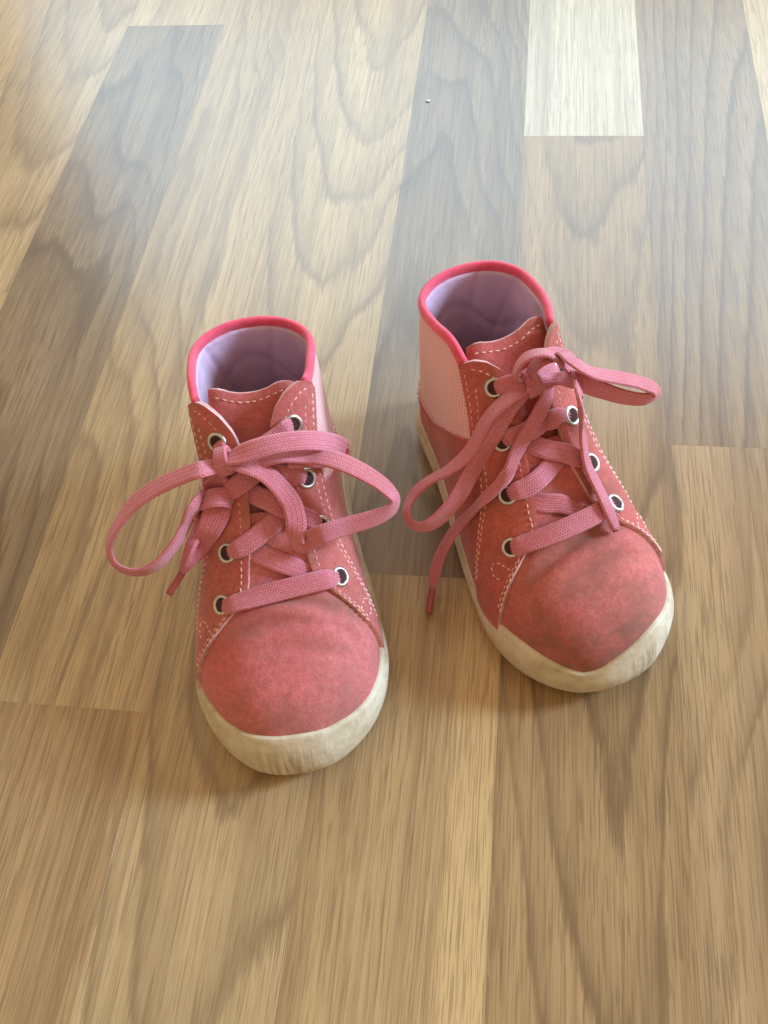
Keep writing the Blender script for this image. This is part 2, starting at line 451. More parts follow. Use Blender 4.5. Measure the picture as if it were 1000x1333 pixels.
def panel(name, S, L, V, top, under, mat, parent, edge_mat=None, uv=None, soil=None, bevel=0.35, fold=None):
    """A sheet of leather or cloth on the last: rows of (l, v), an outer face, an under face and a rounded cut edge."""
    L = np.asarray(L, float); V = np.asarray(V, float); n, m = L.shape
    tp = np.broadcast_to(np.asarray(top, float), L.shape); up = np.broadcast_to(np.asarray(under, float), L.shape)
    A = S.pt(L, V, tp); B = S.pt(L, V, up)
    # border loop
    loop = [(0, j) for j in range(m)] + [(i, m - 1) for i in range(1, n)] + [(n - 1, j) for j in range(m - 2, -1, -1)] + [(i, 0) for i in range(n - 2, 0, -1)]
    verts = list(loc3(A).reshape(-1, 3)) + list(loc3(B).reshape(-1, 3))
    p00, p10, p01 = loc3(A[0, 0]), loc3(A[min(1, n - 1), 0]), loc3(A[0, min(1, m - 1)])
    ctr = loc3(A[n // 2, m // 2]); d1 = loc3(A[min(n // 2 + 1, n - 1), m // 2]) - ctr; d2 = loc3(A[n // 2, min(m // 2 + 1, m - 1)]) - ctr
    nn = loc3(S.nrm(L[n // 2, m // 2], V[n // 2, m // 2]) * 1.0)
    flip = np.dot(np.cross(d2, d1), nn) < 0
    faces = grid_faces(n, m, 0, flip) ; k0 = len(faces)
    faces += grid_faces(n, m, n * m, not flip); k1 = len(faces)
    K = len(loop)
    for k in range(K):
        a = loop[k]; b2 = loop[(k + 1) % K]
        ia, ib = a[0] * m + a[1], b2[0] * m + b2[1]
        q = (ia, ib, n * m + ib, n * m + ia)
        faces.append(q if flip else q[::-1])
    idx = [0] * k1 + [1 if edge_mat else 0] * (len(faces) - k1)
    uvs = None
    if uv is not None: uvs = np.concatenate([uv.reshape(-1, 2)] * 2)
    so = None
    if soil is not None: so = np.concatenate([np.asarray(soil).ravel()] * 2)
    o = mesh_obj(name, verts, faces, [mat] + ([edge_mat] if edge_mat else []), parent, True, idx, uvs, so)
    if bevel:
        bv = o.modifiers.new('edge', 'BEVEL'); bv.width = bevel * MM; bv.segments = 2; bv.limit_method = 'ANGLE'; bv.angle_limit = math.radians(50)
    return o

def tube(points, frames, prof, closed_ends=True):
    """sweep: points Nx3, frames (A, B) Nx3 each, prof Mx2 -> verts, faces"""
    P = np.asarray(points); A, B = frames; prof = np.asarray(prof); n, m = len(P), len(prof)
    if prof.ndim == 2: V = P[:, None] + A[:, None] * prof[None, :, :1] + B[:, None] * prof[None, :, 1:]
    else: V = P[:, None] + A[:, None] * prof[:, :, :1] + B[:, None] * prof[:, :, 1:]; m = prof.shape[1]
    f = grid_faces(n, m, 0, False, True)
    if closed_ends: f += [tuple(range(m))[::-1], tuple((n - 1) * m + k for k in range(m))]
    return V.reshape(-1, 3), f

def catmull(ctrl, step=0.7):
    """dense smooth curve through control rows; first three columns are the position"""
    C = np.asarray(ctrl, float); n = len(C)
    d = np.maximum(np.linalg.norm(np.diff(C[:, :3], axis=0), axis=1), 1e-6) ** 0.5
    t = np.concatenate([[0], np.cumsum(d)])
    m = np.zeros_like(C)
    for i in range(n):
        if i == 0: m[i] = (C[1] - C[0]) / (t[1] - t[0])
        elif i == n - 1: m[i] = (C[-1] - C[-2]) / (t[-1] - t[-2])
        else:
            a = (C[i] - C[i-1]) / (t[i] - t[i-1]); b = (C[i+1] - C[i]) / (t[i+1] - t[i])
            w = (t[i+1] - t[i]) / (t[i+1] - t[i-1]); m[i] = a * w + b * (1 - w)
    out = []
    for i in range(n - 1):
        h = t[i+1] - t[i]; k = max(3, int(np.linalg.norm(C[i+1, :3] - C[i, :3]) / step))
        for u in np.linspace(0, 1, k, endpoint=False):
            out.append((2*u**3 - 3*u**2 + 1) * C[i] + (u**3 - 2*u**2 + u) * h * m[i] + (-2*u**3 + 3*u**2) * C[i+1] + (u**3 - u**2) * h * m[i+1])
    out.append(C[-1])
    return np.array(out)

def stitches(name, S, lines, parent, mat, pitch=2.5, length=1.75, rad=0.26):
    """rows of single thread stitches lying on the leather"""
    rng = random.Random(hash(name) % 1000 + len(lines)); V = []; F = []
    for (pts, off) in lines:
        C = np.array(pts, float); ll = []; vv = []; oo = []; ofs = np.broadcast_to(np.asarray(off, float), (len(C),))
        for i in range(len(C) - 1):
            k = 24; u = np.linspace(0, 1, k, endpoint=False)
            oo += list(ofs[i] + (ofs[i+1] - ofs[i]) * u)
            ll += list(C[i, 0] + (C[i+1, 0] - C[i, 0]) * u); vv += list(C[i, 1] + (C[i+1, 1] - C[i, 1]) * u)
        ll.append(C[-1, 0]); vv.append(C[-1, 1]); oo.append(ofs[-1])
        P = S.pt(np.array(ll), np.array(vv), np.array(oo)); N = S.nrm(np.array(ll), np.array(vv))
        s = np.concatenate([[0], np.cumsum(np.linalg.norm(np.diff(P, axis=0), axis=1))])
        a = 0.4
        while a + length < s[-1]:
            ln = length * rng.uniform(.85, 1.1)
            p0 = np.array([np.interp(a, s, P[:, c]) for c in range(3)]); p1 = np.array([np.interp(a + ln, s, P[:, c]) for c in range(3)])
            n = np.array([np.interp(a, s, N[:, c]) for c in range(3)]); d = p1 - p0; d /= np.linalg.norm(d) + 1e-9
            side = np.cross(d, n); side /= np.linalg.norm(side) + 1e-9
            w = side * rng.uniform(-.12, .12); b0 = len(V)
            for q, r, h in ((0, .45, -.1), (.25, 1, .12), (.75, 1, .12), (1, .45, -.1)):
                c = p0 + (p1 - p0) * q + w * (2 * q - 1)
                V += [c + side * rad * r + n * (h - .15), c + n * (h + rad * r), c - side * rad * r + n * (h - .15)]
            for q in range(3):
                o = b0 + q * 3
                F += [(o, o + 1, o + 4, o + 3), (o + 1, o + 2, o + 5, o + 4)]
            a += pitch * rng.uniform(.93, 1.07)
    return tag(mesh_obj(name, loc3(np.array(V)), F, mat, parent), kind='stuff')

# ---------------------------------------------------------------- floor
floor = mesh_obj('floor', [(-1.06, -.72, -.0085), (1.06, -.72, -.0085), (1.06, 1.92, -.0085), (-1.06, 1.92, -.0085)], [(0, 1, 2, 3)], M_BASE, None, False)
tag(floor, kind='structure')

STRIP = 0.065; X0 = 0.0015; LEN = 0.52
# per strip: offset of one end joint, and the boards (base colour, figure centre, figure slope, figure strength) from near to far
rngp = random.Random(5)
PALE = (0.47, 0.325, 0.165); LIGHT = (0.43, 0.282, 0.135); MID = (0.35, 0.218, 0.105); BROWN = (0.285, 0.18, 0.09); DARK = (0.25, 0.165, 0.092)
JOINT = {-5: .35, -4: .597, -3: .1297, -2: -.05, -1: .195, 0: .4804, 1: .2664, 2: .20}
BOARD = {(-5, 0): (LIGHT, .02, 13, .7), (-5, 1): ((.40, .268, .135), .012, -11, .75),
         (-4, 0): ((.235, .152, .082), -.018, 12, .9), (-4, 1): (PALE, .0, 9, .3),
         (-3, 0): ((0.370, 0.228, 0.105), .06, 4, .4), (-3, 1): ((0.400, 0.264, 0.127), -.045, 8, .7),
         (-2, 0): ((0.430, 0.286, 0.133), .06, 4, .35), (-2, 1): ((0.425, 0.286, 0.140), .006, -12, .85),
         (-1, 0): ((0.400, 0.257, 0.119), -.07, 4, .4), (-1, 1): (DARK, -.016, 10, .9),
         (0, 0): ((0.325, 0.199, 0.090), .010, -13, .95), (0, 1): ((0.520, 0.422, 0.276), .05, 5, .2),
         (1, 0): ((0.345, 0.216, 0.104), -.034, -9, .9), (1, 1): ((0.280, 0.175, 0.090), .045, 9, .9),
         (2, 0): (PALE, .0, 8, .3), (2, 1): (PALE, .03, 8, .3)}
# some boards carry a pale strip of sapwood: centre, half width, strength
SAP = {(-1, 0): (.0245, .0085, .9), (-2, 0): (-.021, .012, .55), (-3, 1): (.02, .01, .35), (1, 0): (-.02, .009, .35), (0, 0): (-.026, .006, .3), (-4, 0): (.03, .004, .3)}
for i in range(-16, 16):
    xa, xb = X0 + i * STRIP + .000008, X0 + (i + 1) * STRIP - .000008
    j0 = JOINT.get(i, rngp.uniform(0, LEN)); BL = .75 if i == -2 else LEN
    k = 0
    for k in range(-2, 5):
        ya, yb = j0 + (k - 1) * BL + .000008, j0 + k * BL - .000008
        ya, yb = max(ya, -.70), min(yb, 1.90)
        if yb - ya < .02: continue
        col, fx_, sl, st = BOARD.get((i, k), (rngp.choice([PALE, LIGHT, MID, BROWN, LIGHT]), rngp.uniform(-.04, .04), rngp.choice([-1, 1]) * rngp.uniform(5, 24), rngp.uniform(.3, .7)))
        cx, cy = (xa + xb) / 2, (ya + yb) / 2; hx, hy, e = (xb - xa) / 2, (yb - ya) / 2, .00002
        vs = [(sx * (hx - (e if z == 0 else 0)), sy * (hy - (e if z == 0 else 0)), z) for z in (0, -e, -.008) for sx, sy in ((-1, -1), (1, -1), (1, 1), (-1, 1))]
        fs = [(0, 1, 2, 3)] + [(r + c, r + 4 + c, r + 4 + (c + 1) % 4, r + (c + 1) % 4) for r in (0, 4) for c in range(4)]
        fs = [fs[0]] + [f for f in fs[1:]]
        pl = mesh_obj('plank', vs, fs, M_WOOD, floor, False)
        pl.location = (cx, cy, 0)
        pl.color = (*col, 1)
        pl['figure'] = (float(fx_), float(sl), float(st))
        pl['sapwood'] = SAP.get((i, k), (0.0, .005, 0.0))
        pl['seed'] = (rngp.uniform(-9, 9), rngp.uniform(-9, 9), rngp.uniform(-9, 9))

# ---------------------------------------------------------------- the shoes
SEAM_Q = smooth_table([47, 52, 58, 67, 76, 85, 92, 98, 104], [.84, .79, .75, .68, .63, .55, .40, .23, .0])
COUNTER_Z = smooth_table([0, 12, 24, 34, 49, 59, 70, 80], [36, 32, 32, 36, 49, 56, 62, 66])

SPEC = {
 'a': dict(gapL=([44.5, 49, 59, 74, 88, 101], [20, 14.5, 5.8, 4.5, 6, 8.5]), gapR=([42, 47, 57, 70, 88, 98], [20, 14.5, 6.8, 8.5, 12, 14.5]),
           f0=(101, 96), f1=(121, 112),
           eyeL=[(59, 11.8), (73.3, 12.3), (87.6, 13.7), (102, 17.6)], eyeR=[(56.5, 13), (69.3, 14.9), (81.5, 17.8), (96, 22.0)],
           top=([-3.15, -2.4, -1.6, -1.1, -.92, -.8, -.55, -.3, 0, .2, .4, .6, .8, 1.0, 1.2, 1.6, 2.4, 3.15],
                [17, 15, 11.5, 12, 15.5, 19.8, 23, 24.6, 25, 24.5, 22.4, 19.4, 16.2, 13.8, 12.2, 11.5, 15, 17])),
 'b': dict(gapL=([50, 54, 61, 75, 88, 101], [18.5, 12, 4.5, 5.5, 7.5, 10]), gapR=([48, 53, 64, 78, 90, 101], [17, 12.5, 8, 7.5, 8.5, 12]),
           f0=(101, 101), f1=(122, 122),
           eyeL=[(61.4, 10.3), (74.8, 12.1), (88.6, 15.6), (103, 20.2)], eyeR=[(60.5, 13.5), (73.8, 13.3), (88, 15.3), (102, 19.0)],
           top=([-3.15, -2.4, -1.6, -1.1, -.92, -.75, -.57, -.38, -.26, -.14, 0, .15, .35, .55, .75, .95, 1.2, 1.6, 2.4, 3.15],
                [17, 15, 11.5, 12.5, 17.5, 19.5, 18.6, 17.2, 16.2, 17.6, 21, 23.2, 23.8, 22, 17.5, 14, 12, 11.5, 15, 17])),
}

def build_shoe(kind, loc, deg, label):
    S = make_last(kind); sp = SPEC[kind]
    root = empty('shoe', loc, math.radians(deg)); tag(root, label, 'shoe', None)
    Lt = S.L
    gap = {-1: smooth_table(*sp['gapL']), 1: smooth_table(*sp['gapR'])}
    g0 = {-1: sp['gapL'][0][0], 1: sp['gapR'][0][0]}
    f0 = {-1: sp['f0'][0], 1: sp['f0'][1]}; f1 = {-1: sp['f1'][0], 1: sp['f1'][1]}

    def q_top(l, s):
        if l <= g0[s]:
            zc = float(collar_z(l)); qz = S.q_at_z(l, s, zc)
            if l > g0[s] - 8:
                qx = S.q_at_x(l, s, float(gap[s](g0[s])) + (g0[s] - l) * .35); a = (l - g0[s] + 8) / 8
                return qz * (1 - a) + qx * a
            return qz
        lm = min(l, f0[s]); q = S.q_at_x(lm, s, float(gap[s](lm)))
        if l <= f0[s]: return q
        return q * (1 - ((l - f0[s]) / (f1[s] - f0[s])) ** 1.5) ** (1 / 1.15) if l < f1[s] else 0.0

    def seam_q(l, s):
        if l >= 62: return float(SEAM_Q(l))
        a = np.clip((l - g0[s]) / (62 - g0[s]), 0, 1)
        return (q_top(g0[s], s) - (.02 if kind == 'a' else -.01)) * (1 - a) + float(SEAM_Q(62)) * a

    # path round the heel: signed stations
    def heel_path(lmaxL, lmaxR, n):
        tL = np.arccos(1 - 2 * lmaxL / Lt); tR = np.arccos(1 - 2 * lmaxR / Lt)
        ts = np.linspace(-tL, tR, n)
        return [((Lt * (1 - math.cos(abs(t))) / 2), -1 if t < 0 else 1) for t in ts]

    # shaft of ribbed textile, round the heel up to the lacing
    path = heel_path(76, 76, 91); m = 26
    LL = np.zeros((len(path), m)); VV = np.zeros_like(LL); UV = np.zeros((len(path), m, 2)); acc = 0
    prev = None
    for i, (l, s) in enumerate(path):
        qt = q_top(l, s) - (.02 if l > g0[s] - 1 else 0); q = np.linspace(0.02, qt, m)
        LL[i] = l; VV[i] = s * (1 - q)
        P = S.pt(LL[i], VV[i]); arc = np.concatenate([[0], np.cumsum(np.linalg.norm(np.diff(P, axis=0), axis=1))])
        mid = P[m // 2]
        if prev is not None: acc += np.linalg.norm(mid - prev)
        prev = mid; UV[i, :, 0] = acc; UV[i, :, 1] = P[:, 2]
    panel('shaft', S, LL, VV, 0.0, -1.0, M_TEXTILE, root, None, UV)

    # lining
    path = heel_path(62, 62, 141); LL = np.zeros((len(path), 40)); VV = np.zeros_like(LL); OF = np.zeros_like(LL)
    for i, (l, s) in enumerate(path):
        qt = q_top(l, s) - (.015 if l < g0[s] else .05); LL[i] = l; VV[i] = s * (1 - np.linspace(.03, qt, 40))
        u = np.linspace(0, 1, 40)
        w = i / (len(path) - 1.0)
        OF[i] = -2.6 - 1.6 * np.sin(u * 3.1) + .7 * np.sin(i * .25 + u * 4) * np.sin(u * 3.14) + .7 * np.exp(-((u - .68 - .10 * math.sin(w * 17)) / .03) ** 2) + .6 * np.exp(-((w - .52 - .10 * (u - .6)) / .014) ** 2) + .55 * np.exp(-((w - .36 + .16 * (u - .7)) / .014) ** 2) + .5 * np.exp(-((w - .66 - .2 * (u - .7)) / .016) ** 2)
    panel('lining', S, LL, VV, -1.1, OF, M_LINING, root, None, None, None, 0)

    # insole: the floor of the opening
    n = 40; ls = np.linspace(4, 120, n); V = []; F = []
    for i, l in enumerate(ls):
        a = S.pt(np.array(l), np.array(-1.0)); b = S.pt(np.array(l), np.array(1.0))
        for k in range(9):
            u = k / 8; V.append((a[0] * .93 + (b[0] - a[0]) * .93 * u, l, 11.5 + 2.2 * (2 * u - 1) ** 2 + (1.5 if l < 30 else 0) * 0))
    mesh_obj('insole', loc3(np.array(V)), grid_faces(n, 9), M_INSOLE, root)

    # heel counter and lower quarter, one wrap of leather
    path = heel_path(112, 112, 131); m = 16; LL = np.zeros((len(path), m)); VV = np.zeros_like(LL); OF = np.zeros_like(LL)
    edge_line = {-1: [], 1: []}
    for i, (l, s) in enumerate(path):
        qs = seam_q(l, s) if l > 47 else 1
        qc = S.q_at_z(l, s, float(COUNTER_Z(l))) if l < 80 else 1
        qt = max(min(qc, qs + .04), .06)
        if l > 100: qt = max(.06, min(qt, .2))
        LL[i] = l; VV[i] = s * (1 - np.linspace(.02, qt, m))
        if l < 66 and qt > .1: edge_line[s].append((l, s * (1 - qt + .022)))
    hc = panel('heel_counter', S, LL, VV, 0.95, 0.05, M_SUEDE[kind], root, M_EDGE)
    el = edge_line[-1][:] ; er = edge_line[1][:]
    stitches('stitching', S, [(el, 1.0), (er, 1.0)], hc, M_THREAD2, 2.2, 1.5, .22)

    # quarters with the eyelets
    for s in (-1, 1):
        ls = np.concatenate([np.linspace(g0[s] + .3, f0[s], 46), f0[s] + (f1[s] - f0[s]) * (1 - (1 - np.linspace(0, 1, 17)[1:]) ** 2)])
        m = 20; LL = np.zeros((len(ls), m)); VV = np.zeros_like(LL); OF = np.zeros_like(LL)
        for i, l in enumerate(ls):
            qt = q_top(l, s); qb = min(seam_q(l, s) if l < 104 else 0.0, qt - .004); qb = max(qb, 0.015); qt = max(qt, qb + .004)
            LL[i] = l; VV[i] = s * (1 - np.linspace(qb, qt, m))
        # the edge beside the laces lifts a little
        lift = np.linspace(0, 1, m)[None, :] ** 4 * np.clip((100 - ls) / 20, 0, 1)[:, None] * .5
        # collar flap at the top stands away slightly
        tops = 2.0 + lift
        qp = panel('quarter', S, LL, VV, tops, .15, M_SUEDE[kind], root, M_EDGE)
        # stitch rows
        row1 = [(l, s * (1 - q_top(l, s) + 2.2 / 52)) for l in np.linspace(g0[s] + 3.5, f0[s], 24)]
        row1 += [(l, s * (1 - max(q_top(l, s) - 2.2 / 46, .1))) for l in np.linspace(f0[s] + 1, f1[s] - 5.5, 10)]
        row1b = [(l, s * (1 - max(q_top(l - 2.1, s) - 4.2 / 46, .1))) for l in np.linspace(f0[s] + 2, f1[s] - 4.5, 10)]
        r2 = [(l, s * (1 - seam_q(l, s) - 1.6 / 60)) for l in np.linspace(g0[s] + 3, 100, 24)]
        r3 = [(l, s * (1 - seam_q(l, s) - 4.3 / 60)) for l in np.linspace(g0[s] + 8, 101, 24)]
        # little lock-stitch hook near the front corner
        lc = f0[s] + 6; vc = s * (1 - q_top(lc, s) + .16)
        hook = [(lc + 3, vc), (lc - 2.5, vc + s * .05), (lc - 4, vc + s * .11), (lc - 1, vc + s * .14), (lc + 3, vc + s * .10)]
        stitches('stitching', S, [(row1, 2.12), (row1b, 2.08), (r2, 2.0), (r3, 2.0), (hook, 2.0)], qp, M_THREAD)
        for (l, x) in sp['eyeL' if s < 0 else 'eyeR']:
            q = S.q_at_x(l, s, x); v = s * (1 - q)
            c = S.pt(np.array(l), np.array(v), 2.15); nz = S.nrm(np.array(l), np.array(v))
            t = S.pt(np.array(l + .5), np.array(v), 2.15) - c; t -= nz * t.dot(nz); t /= np.linalg.norm(t); bt = np.cross(nz, t)
            prof = [(3.7, -.7), (3.72, .12), (3.45, .5), (3.0, .7), (2.6, .58), (2.35, .25), (2.3, -.3)]
            V = []; K = 28
            for (r, h) in prof:
                for k in range(K):
                    a = 2 * math.pi * k / K; V.append(c + (t * math.cos(a) + bt * math.sin(a)) * r + nz * h)
            F = grid_faces(len(prof), K, 0, False, True); mi = [0] * len(F)
            V.append(c + nz * .12); b0 = len(V); 
            for k in range(K):
                a = 2 * math.pi * k / K; V.append(c + (t * math.cos(a) + bt * math.sin(a)) * 2.4 + nz * .12)
            F += [(b0 - 1, b0 + k, b0 + (k + 1) % K) for k in range(K)]; mi += [1] * K  # dark disc painted as the hole's shade; the leather below is uncut
            mesh_obj('eyelet', loc3(np.array(V)), F, [M_METAL, M_HOLE_SHADE], qp, True, mi)

    # vamp
    ls = Lt * (1 - np.cos(np.linspace(np.arccos(1 - 2 * 79 / Lt), np.pi - .03, 96))) / 2; vs = np.linspace(-.985, .985, 101)
    LL, VV = np.meshgrid(ls, vs, indexing='ij')
    P = S.pt(LL, VV)
    x, l, z = P[..., 0], P[..., 1], P[..., 2]
    if kind == 'a':
        so = .8 * np.exp(-((l - 103 - .12 * x) / 2.6) ** 2) * np.exp(-((x - 6) / 20) ** 2) + .6 * np.exp(-((l - 111.5 + .05 * x) / 3) ** 2) * np.exp(-((x + 2) / 20) ** 2) + .5 * np.exp(-((l - 119) / 3) ** 2) * np.exp(-((x - 10) / 16) ** 2) + .8 * np.exp(-((l - 147) / 6) ** 2) + .7 * np.exp(-((l - 134) / 9) ** 2) * np.exp(-((x - 21) / 9) ** 2) + .5 * np.exp(-((l - 138) / 8) ** 2) * np.exp(-((x + 20) / 8) ** 2) + .7 * np.exp(-((l - 104) / 5) ** 2) * np.exp(-((x - 24) / 6) ** 2)
    else:
        so = 1.0 * np.exp(-((l - 105 + .2 * x) / 5) ** 2) * np.exp(-((x + 2) / 18) ** 2) + .9 * np.exp(-((l - 111 + .22 * x) / 2.6) ** 2) * np.exp(-((x + 2) / 20) ** 2) + .7 * np.exp(-((l - 122 + .15 * x) / 3) ** 2) * np.exp(-((x - 6) / 17) ** 2) + 1.1 * np.exp(-((l - 145) / 10) ** 2) + .8 * np.exp(-((l - 130) / 10) ** 2) * np.exp(-((x + 24) / 9) ** 2)
    panel('vamp', S, LL, VV, .35, -.9, M_VAMP[kind], root, None, None, np.clip(so, 0, 1), 0)

    # tongue
    nl, nu = 36, 33; us = np.linspace(-1, 1, nu); LL = np.zeros((nl, nu)); VV = np.zeros_like(LL); OF = np.zeros_like(LL)
    for j, u in enumerate(us):
        l0 = (43.2 if kind == 'a' else 45.5) + 7.0 * (1 - abs(u) ** 2.2) - (0.8 * u if kind == 'a' else 1.5 * u)
        for i, l in enumerate(np.linspace(l0, 92, nl)):
            hw = np.interp(l, [43, 49, 56, 66, 92], [18.2, 18.6, 18.6, 17, 19])
            xx = u * hw + (1.0 if kind == 'a' else 0.5); s = -1 if xx < 0 else 1
            LL[i, j] = l; VV[i, j] = s * (1 - S.q_at_x(l, s, max(abs(xx), .15)))
            dip = np.interp(l, [43, 49, 56, 66, 80, 92], [-8, -6, -4.0, -1.2, 0, .6]) * (1 - .85 * u * u)
            OF[i, j] = -2.4 + dip + .25 * math.sin(u * 5 + l * .22)
    tg = panel('tongue', S, LL, VV, OF, OF - 1.9, M_SUEDE[kind], root, M_EDGE)
    k2 = 2; LL[k2] = LL[0] + 2.4
    OF2 = [float(np.interp(LL[0, j] + 2.4, np.linspace(LL[0, j], 92, nl), OF[:, j])) for j in range(nu)]
    stitches('stitching', S, [([(LL[k2, j], VV[k2, j]) for j in range(2, nu - 2)], [OF2[j] + .1 for j in range(2, nu - 2)])], tg, M_THREAD)

    # collar binding
    path = heel_path(g0[-1] + .5, g0[1] + .5, 110); C = []; N = []
    for (l, s) in path:
        v = s * (1 - q_top(l, s)); C.append(S.pt(np.array(l), np.array(v), -.55)); N.append(S.nrm(np.array(l), np.array(v)))
    C = np.array(C); N = np.array(N)
    for _ in range(14): C[1:-1] = (C[:-2] + 2 * C[1:-1] + C[2:]) / 4
    T = np.gradient(C, axis=0); T /= np.linalg.norm(T, axis=1, keepdims=True)
    N[:, 2] *= .4; N -= T * (N * T).sum(1, keepdims=True); N /= np.linalg.norm(N, axis=1, keepdims=True); B = np.cross(N, T); B *= np.sign(B[:, 2:3])
    ang = np.linspace(0, 2 * np.pi, 18, endpoint=False)
    prof = np.stack([1.55 * np.sign(np.cos(ang)) * np.abs(np.cos(ang)) ** .8, 2.2 * np.sin(ang) - .4], -1)
    V, F = tube(C, (N, B), prof)
    mesh_obj('collar_binding', loc3(V), F, M_BIND, root)

    # rubber cup sole with the toe bumper
    topf = smooth_table(*sp['top'])
    taus = np.concatenate([np.linspace(-np.pi, -1.15, 40)[:-1], np.linspace(-1.15, 1.15, 97), np.linspace(1.15, np.pi, 40)[1:-1]])
    gx = S.P[..., 0]; rows = []; soil = []
    rng = np.random.default_rng(3 if kind == 'a' else 8)
    wob = np.interp(np.arange(len(taus)), np.arange(0, len(taus) + 6, 5), rng.normal(0, .22, len(np.arange(0, len(taus) + 6, 5))))
    def slice_pts(l, s):
        n = 60
        if l <= 105:
            q = np.linspace(0, .9, n); return np.full(n, l), s * (1 - q)
        f = S.pt(np.array(l), np.array(float(s))); u = np.linspace(0, 1, n) ** 1.8
        xs = f[0] * (1 - u); ys = np.minimum(l + (105 - l) * u, Lt - .05); vs_ = np.zeros(n)
        qq = np.linspace(0, 1, 120)
        for k in range(n):
            ax = np.abs(S.pt(np.full(120, ys[k]), s * (1 - qq))[:, 0]); vs_[k] = s * (1 - np.interp(-abs(xs[k]), -ax, qq))
        return ys, vs_
    for i, tau in enumerate(taus):
        s = -1 if tau < 0 else 1; t = np.pi - abs(tau); l = min(Lt * (1 - math.cos(t)) / 2, Lt - .03); l = max(l, .02)
        ly, vy = slice_pts(l, s); P = S.pt(ly, vy); zt = float(topf(tau)) + wob[i]
        k = int(np.argmax(P[:, 2] >= zt)) if (P[:, 2] >= zt).any() else len(P) - 1
        k = max(k, 1); fr = (zt - P[k-1, 2]) / max(P[k, 2] - P[k-1, 2], 1e-6); kk = k - 1 + np.clip(fr, 0, 1)
        f = P[0]; c = np.array([0, np.clip(l, 24, 112), 0]); o = f - c; 
        nh = S.nrm(np.array(l), np.array(float(s))); o = nh.copy(); o[2] = 0
        if l > 149 or l < .5 or np.linalg.norm(o) < .2: o = np.array([f[0] * .5, (1 if l > 75 else -1), 0])
        o /= np.linalg.norm(o)
        spring = 3.0 * np.clip((l - 122) / 28, 0, 1) ** 2 + .8 * np.clip((10 - l) / 10, 0, 1) ** 2
        row = []
        for (dz, do) in ((0, -6), (0, -1.0), (.5, .3), (1.8, 1.5), (4.0, 2.5)):
            p = f + o * do; p[2] = dz + spring * (1 if dz < 3 else .7); row.append(p)
        for a in np.linspace(0, 1, 8):
            ka = a * kk; la = np.interp(ka, np.arange(len(ly)), ly); va = np.interp(ka, np.arange(len(vy)), vy)
            off = 2.9 - 1.0 * a ** 2 + .25 * math.sin(a * 6)
            row.append(S.pt(np.array(la), np.array(va), off) + (np.array([0, 0, -.5]) if a == 0 else 0))
        la = np.interp(kk + .6, np.arange(len(ly)), ly); va = np.interp(kk + .6, np.arange(len(vy)), vy)
        row.append(S.pt(np.array(la), np.array(va), 1.35)); 
        la = np.interp(kk + .9, np.arange(len(ly)), ly); va = np.interp(kk + .9, np.arange(len(vy)), vy)
        row.append(S.pt(np.array(la), np.array(va), -.6))
        rows.append(row)
        toe_c = -.02 if kind == 'a' else .28
        soil.append([math.exp(-((tau - toe_c) / .24) ** 2) * (1.0 if 2 <= j <= 9 else .15) for j in range(len(row))])
    R = np.array(rows)
    # ease the ring so that it stays one smooth moulding
    for _ in range(3): R[:, :13] = (np.roll(R, 1, 0)[:, :13] + 2 * R[:, :13] + np.roll(R, -1, 0)[:, :13]) / 4
    mid = np.abs(taus) < .25
    for _ in range(12):
        Q = (np.roll(R, 1, 0) + 2 * R + np.roll(R, -1, 0)) / 4; R[mid] = Q[mid]
    n, m = R.shape[:2]
    F = []
    for i in range(n):
        for j in range(m - 1):
            i2 = (i + 1) % n; F.append((i * m + j, i2 * m + j, i2 * m + j + 1, i * m + j + 1))
    F.append(tuple(i * m for i in range(n))[::-1])
    mesh_obj('sole', loc3(R.reshape(-1, 3)), F, M_SOLE[kind], root, True, None, None, np.array(soil).ravel())
    return root, S

shoe_a, last_a = build_shoe('a', (-0.0970, 0.2579, 0), 11.0,
    "pink suede child's ankle shoe with an even cream toe bumper and wide lace loops")
shoe_b, last_b = build_shoe('b', (-0.0232, 0.2870, 0), 26.0,
    "red-pink suede child's ankle shoe with wavy-edged toe bumper and lace end touching floor")

